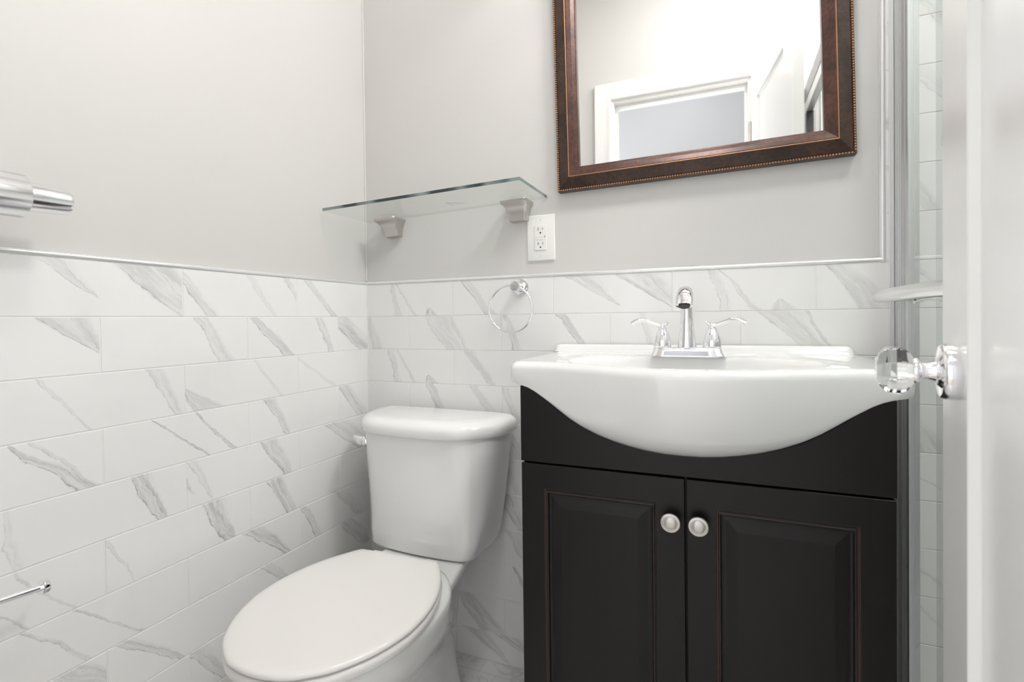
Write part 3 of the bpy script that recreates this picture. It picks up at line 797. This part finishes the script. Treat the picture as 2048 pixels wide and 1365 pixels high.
# ------------------------------------------------------------------ glass shelf with two nickel brackets
t = thing('glass_shelf', 'clear glass wall shelf on two brushed nickel brackets in the corner', 'shelf', (.3, PW, 1.293))
bm = bmesh.new(); vs, fs = box(bm, .004, .593, -.192, PW-.0005, 1.2890, 1.2970)
for f in fs:
    n_ = f.calc_center_median()
    f.material_index = 1 if (n_.y < -.18 or n_.x > .590) else 0
o = build('glass_panel', bm, [GLASS, GEDGE], t)
for bx in (.103, .516):
    bm = bmesh.new(); rings = []
    for z, hw, pr_ in ((1.2330, .0235, .026), (1.2345, .0245, .028), (1.240, .0250, .029), (1.250, .0262, .031), (1.260, .0285, .036), (1.268, .0312, .043), (1.2735, .0340, .051), (1.2755, .0356, .0555), (1.2775, .0372, .060), (1.2835, .0380, .0625), (1.2850, .0374, .0615), (1.2850, .034, .058)):
        rings.append([(bx-hw, PW, z), (bx-hw, PW-pr_+.006, z), (bx-hw+.005, PW-pr_, z), (bx+hw-.005, PW-pr_, z), (bx+hw, PW-pr_+.006, z), (bx+hw, PW, z)])
    loft(bm, rings)
    b = build('bracket', bm, NICKEL, t, bevel=.0010, smooth=28); b['_loc'] = (.3, PW, 1.293)
    bm = bmesh.new(); box(bm, bx-.013, bx+.013, PW-.050, PW-.012, 1.2852, 1.2889); build('clamp_pad', bm, NICKEL, b, bevel=.0008)
t.rotation_euler = (0, radians(-1.75), 0)

# faint pencil mark on the paint behind the shelf
bm = bmesh.new()
for (xa, za), (xb, zb) in (((.2803, 1.3175), (.3396, 1.3110)), ((.2803, 1.3175), (.3084, 1.3065))):
    tube(bm, [(xa, PW-.0001, za), (xb, PW-.0001, zb)], .0006, 5)
build('pencil_mark', bm, GREYTXT, bpy.data.objects['wall_back'])

# ------------------------------------------------------------------ outlet
t = thing('wall_outlet', 'white double power outlet with test buttons beside the mirror', 'outlet', (.5755, PW, 1.193))
bm = bmesh.new(); rings = []
OX, OZ = .5755, 1.193
for d, i in ((0, 0), (.002, 0), (.0045, .0018), (.0052, .0040)):
    rings.append([(OX-.0395+i, PW-d, OZ-.0615+i), (OX+.0395-i, PW-d, OZ-.0615+i), (OX+.0395-i, PW-d, OZ+.0615-i), (OX-.0395+i, PW-d, OZ+.0615-i)])
loft(bm, rings); build('cover_plate', bm, PLASTIC, t, smooth=30)
bm = bmesh.new(); box(bm, OX-.0167, OX+.0167, PW-.0072, PW-.004, OZ-.0335, OZ+.0335); r_ = build('receptacle', bm, PLASTIC, t, bevel=.0008); r_['_loc'] = (OX, PW, OZ)
for zc in (.0195, -.0195):
    for k, (dx, ww, hh) in enumerate(((-.0065, .0016, .0075), (.0065, .0014, .0062))):
        bm = bmesh.new(); box(bm, OX+dx-ww/2, OX+dx+ww/2, PW-.0074, PW-.0070, OZ+zc+.0025-hh/2+.001, OZ+zc+.0025+hh/2+.001); build('slot', bm, SLOT, r_)
    bm = bmesh.new(); lathe(bm, [(0, .0023), (.0004, .0023)], (OX, PW-.0070, OZ+zc-.0065), (0, -1, 0), 12); build('slot', bm, SLOT, r_)
for dz in (.0032, -.0032):
    bm = bmesh.new(); box(bm, OX-.0125, OX+.0085, PW-.0080, PW-.0068, OZ+dz-.0026, OZ+dz+.0026); build('button', bm, PLASTIC, r_, bevel=.0004)
bm = bmesh.new(); box(bm, OX+.0118, OX+.0130, PW-.0076, PW-.0070, OZ-.0005, OZ+.0045); build('indicator', bm, SLOT, r_)
for dz in (.048, -.048):
    bm = bmesh.new(); lathe(bm, [(0, .003), (.0007, .0026), (.0009, 0)], (OX, PW-.0050, OZ+dz), (0, -1, 0), 12); s_ = build('screw', bm, PLASTIC, t, smooth=40); s_['_loc'] = (OX, PW, OZ)
    bm = bmesh.new(); box(bm, OX-.0003, OX+.0003, PW-.0061, PW-.0058, OZ+dz-.0024, OZ+dz+.0024); build('screw_slot', bm, GREYTXT, s_)

# ------------------------------------------------------------------ towel ring
t = thing('towel_ring', 'round chrome towel ring on the marble tiles left of basin', 'towel ring', (.518, 0, 1.061))
bm = bmesh.new(); lathe(bm, [(0, .0225), (.003, .0228), (.005, .0215), (.0055, .018), (.010, .0150), (.011, .011), (.034, .0095), (.036, .012), (.0395, .0135), (.047, .0135), (.0485, .0125), (.0488, 0)], (.518, 0, 1.061), (0, -1, 0), 40)
build('mount', bm, CHROME, t, smooth=35)
bm = bmesh.new(); R = .0625; c0 = Vector((.5035, -.043, 1.0005))
pts = [c0+Vector((R*cos(a), .0, R*sin(a))) for a in [radians(90+8+i*(344/72)) for i in range(73)]]
tube(bm, pts, .0030, 12, upv=(0, 1, 0)); 
tube(bm, [pts[0], c0+Vector((0, 0, R)), c0+Vector((.006, 0, R)), pts[-1]], .0030, 12, upv=(0, 1, 0))
build('ring', bm, CHROME, t, smooth=60)

# ------------------------------------------------------------------ paper holder on the left wall, chrome rail above
t = thing('paper_holder', 'thin chrome paper holder rod low on the left tiled wall', 'paper holder', (.0, -.93, .569))
bm = bmesh.new(); tube(bm, [(.05, -1.03, .580), (.05, -.856, .5655)], .0052, 16); build('rod', bm, CHROME, t, smooth=60)
bm = bmesh.new(); lathe(bm, [(0, .0105), (.001, .0115), (.007, .0115), (.0085, .0105), (.0085, 0)], (.05, -.859, .5657), (0, 1, -.083), 28); build('end_cap', bm, CHROME, t, smooth=40)
bm = bmesh.new(); lathe(bm, [(0, .025), (.006, .025), (.008, .012), (.05, .009), (.058, .009), (.058, 0)], (0, -1.03, .580), (1, 0, 0), 32); build('mount', bm, CHROME, t, smooth=40)
t = thing('towel_rail', 'thick chrome rail end with stepped cap high on the left wall', 'towel rail', (-.008, -.93, 1.16))
zc = 1.163
bm = bmesh.new(); lathe(bm, [(-.30, .0315), (0, .0315), (.0015, .0305), (.0015, .0)], (.078, -.884, zc), (0, 1, .02), 48); build('rail', bm, SATIN, t, smooth=40)
bm = bmesh.new(); lathe(bm, [(-.002, .0215), (.052, .0195), (.0565, .0180), (.058, .0150), (.056, .0140), (.056, 0)], (.0790, -.883, zc+.0005), (0, 1, .02), 40); build('end_cap', bm, SATIN, t, smooth=40)
bm = bmesh.new(); lathe(bm, [(-.0, .052), (.006, .052), (.010, .046), (.014, .03), (.055, .026), (.07, .026)], (-.008, -.955, zc-.006), (1, 0, 0), 48); build('wall_flange', bm, SATIN, t, smooth=40)

# ------------------------------------------------------------------ shower enclosure
GX = 1.3665
FLANGE = plain('pale_aluminium', (.74, .75, .75, 1), .35, metal=.3)
t = thing('shower_enclosure', 'clear glass shower enclosure with silver wall profile and header rail', 'shower screen', (GX, -.6, 0))
HZ = 1.955
DARKRAIL = plain('black_rail', (.02, .02, .022, 1), .22)
bm = bmesh.new(); box(bm, 1.3535, 1.3622, -.0045, -.0003, .085, HZ-.0622); build('wall_flange', bm, FLANGE, t, bevel=.0008)
bm = bmesh.new()
for xa, xb, ya, yb_ in ((1.3625, 1.3875, -.028, -.0005),): box(bm, xa, xb, ya, yb_, .085, HZ-.0622)
box(bm, 1.3640, 1.3665, -.033, -.028, .085, HZ-.0622); box(bm, 1.3835, 1.3860, -.033, -.028, .085, HZ-.0622)
build('wall_profile', bm, STEEL, t, bevel=.0012)
bm = bmesh.new()
pf = [(1.3655, -.035), (1.3640, -.038), (1.3640, -.048), (1.3665, -.052), (1.3665, -.058), (1.3635, -.062), (1.3635, -.074), (1.3660, -.078), (1.3840, -.078), (1.3850, -.038)]
loft(bm, [[(x, y, z) for x, y in pf] for z in (.10, HZ-.1072)]); build('door_profile', bm, STEEL, t, smooth=40)
bm = bmesh.new(); box(bm, 1.3700, 1.3760, -.70, -.076, .105, HZ-.1072); build('glass_panel', bm, SHGLASS, t)
bm = bmesh.new(); box(bm, 1.3800, 1.3850, FW+.04, -.174, .105, HZ-.1072); build('glass_panel', bm, SHCLEAR, t)
bm = bmesh.new(); box(bm, 1.3600, 1.3900, FW+.001, -.0005, HZ-.062, HZ+.004); o = build('header_rail', bm, DARKRAIL, t, bevel=.002); o['label'] = 'black header rail over the glass'
bm = bmesh.new(); box(bm, 1.3615, 1.3885, FW+.001, -.0342, HZ-.107, HZ-.0622); build('glass_track', bm, STEEL, t, bevel=.002)
bm = bmesh.new(); box(bm, 1.3625, 1.3900, FW+.001, FW+.035, .1055, HZ-.1075); build('wall_profile', bm, DARKRAIL, t, bevel=.0012)
bm = bmesh.new(); box(bm, 1.3600, 1.3900, FW+.001, -.0005, .0805, .1045); build('bottom_rail', bm, STEEL, t, bevel=.002)
BXR = 1.3085
bm = bmesh.new(); lathe(bm, [(0, 0), (.0008, .0055), (.003, .0098), (.006, .0118), (.01, .0125), (.50, .0125), (.504, .010), (.505, 0)], (BXR, -.104, 1.0095), (0, -1, 0), 24)
b = build('towel_bar', bm, WOODWHITE if False else plain('satin_bar', (.80, .80, .79, 1), .22, metal=.9), t, smooth=50); b['_loc'] = (GX, -.6, 0)
for yy in (-.118, -.56):
    bm = bmesh.new(); lathe(bm, [(0, .0065), (.055, .0065), (.055, .0115), (.0605, .0115), (.0605, 0)], (BXR+.0005, yy, 1.0050), (1, 0, 0), 20); build('bar_post', bm, CHROME, b, smooth=40)
# threshold
bm = bmesh.new(); box(bm, 1.325, 1.425, FW+.0, -.0012, 0.0005, .08); struct(build('trim_7', bm, FLOORM, bevel=.003))

# ------------------------------------------------------------------ vanity light (above the frame) and ceiling lamps
t = thing('vanity_light', 'three glass shade vanity light above the mirror', 'wall lamp', (.955, PW, 2.27))
bm = bmesh.new(); box(bm, .66, 1.25, PW-.03, PW, 2.225, 2.315); build('back_plate', bm, NICKEL, t, bevel=.004)
for bx, by, bz in BULBS:
    bm = bmesh.new(); tube(bm, [(bx, PW-.03, 2.27), (bx, -.10, 2.275), (bx, -.155, 2.26), (bx, -.17, 2.235), (bx, -.17, 2.215)], .007, 12); a_ = build('arm', bm, NICKEL, t, smooth=60); a_['_loc'] = (.955, PW, 2.27)
    bm = bmesh.new(); lathe(bm, [(.0, .018), (.01, .024), (.05, .042), (.115, .056), (.113, .052), (.05, .039), (.012, .020), (.012, 0)], (bx, by, 2.225), (0, 0, -1), 32, cap=False); build('shade', bm, LAMPGLOW, a_, smooth=60)
for nm, (lx, ly), lb in (('ceiling_lamp', (.92, -.64), 'round flush ceiling lamp over the bathroom floor'), ('ceiling_lamp', (.75, -1.85), 'round flush ceiling lamp in the hallway')):
    t = thing(nm, lb, 'ceiling lamp', (lx, ly, CEIL))
    bm = bmesh.new(); lathe(bm, [(0, .19), (.018, .19), (.018, .175), (.0, .175)], (lx, ly, CEIL), (0, 0, -1), 48, cap=False); build('ring', bm, NICKEL, t, smooth=40)
    bm = bmesh.new(); lathe(bm, [(0.001, .174), (.02, .172), (.045, .14), (.06, .08), (.064, 0)], (lx, ly, CEIL), (0, 0, -1), 48, cap=False); build('diffuser', bm, LAMPGLOW, t, smooth=60)

for o in bpy.data.objects:
    if '_loc' in o: del o['_loc']
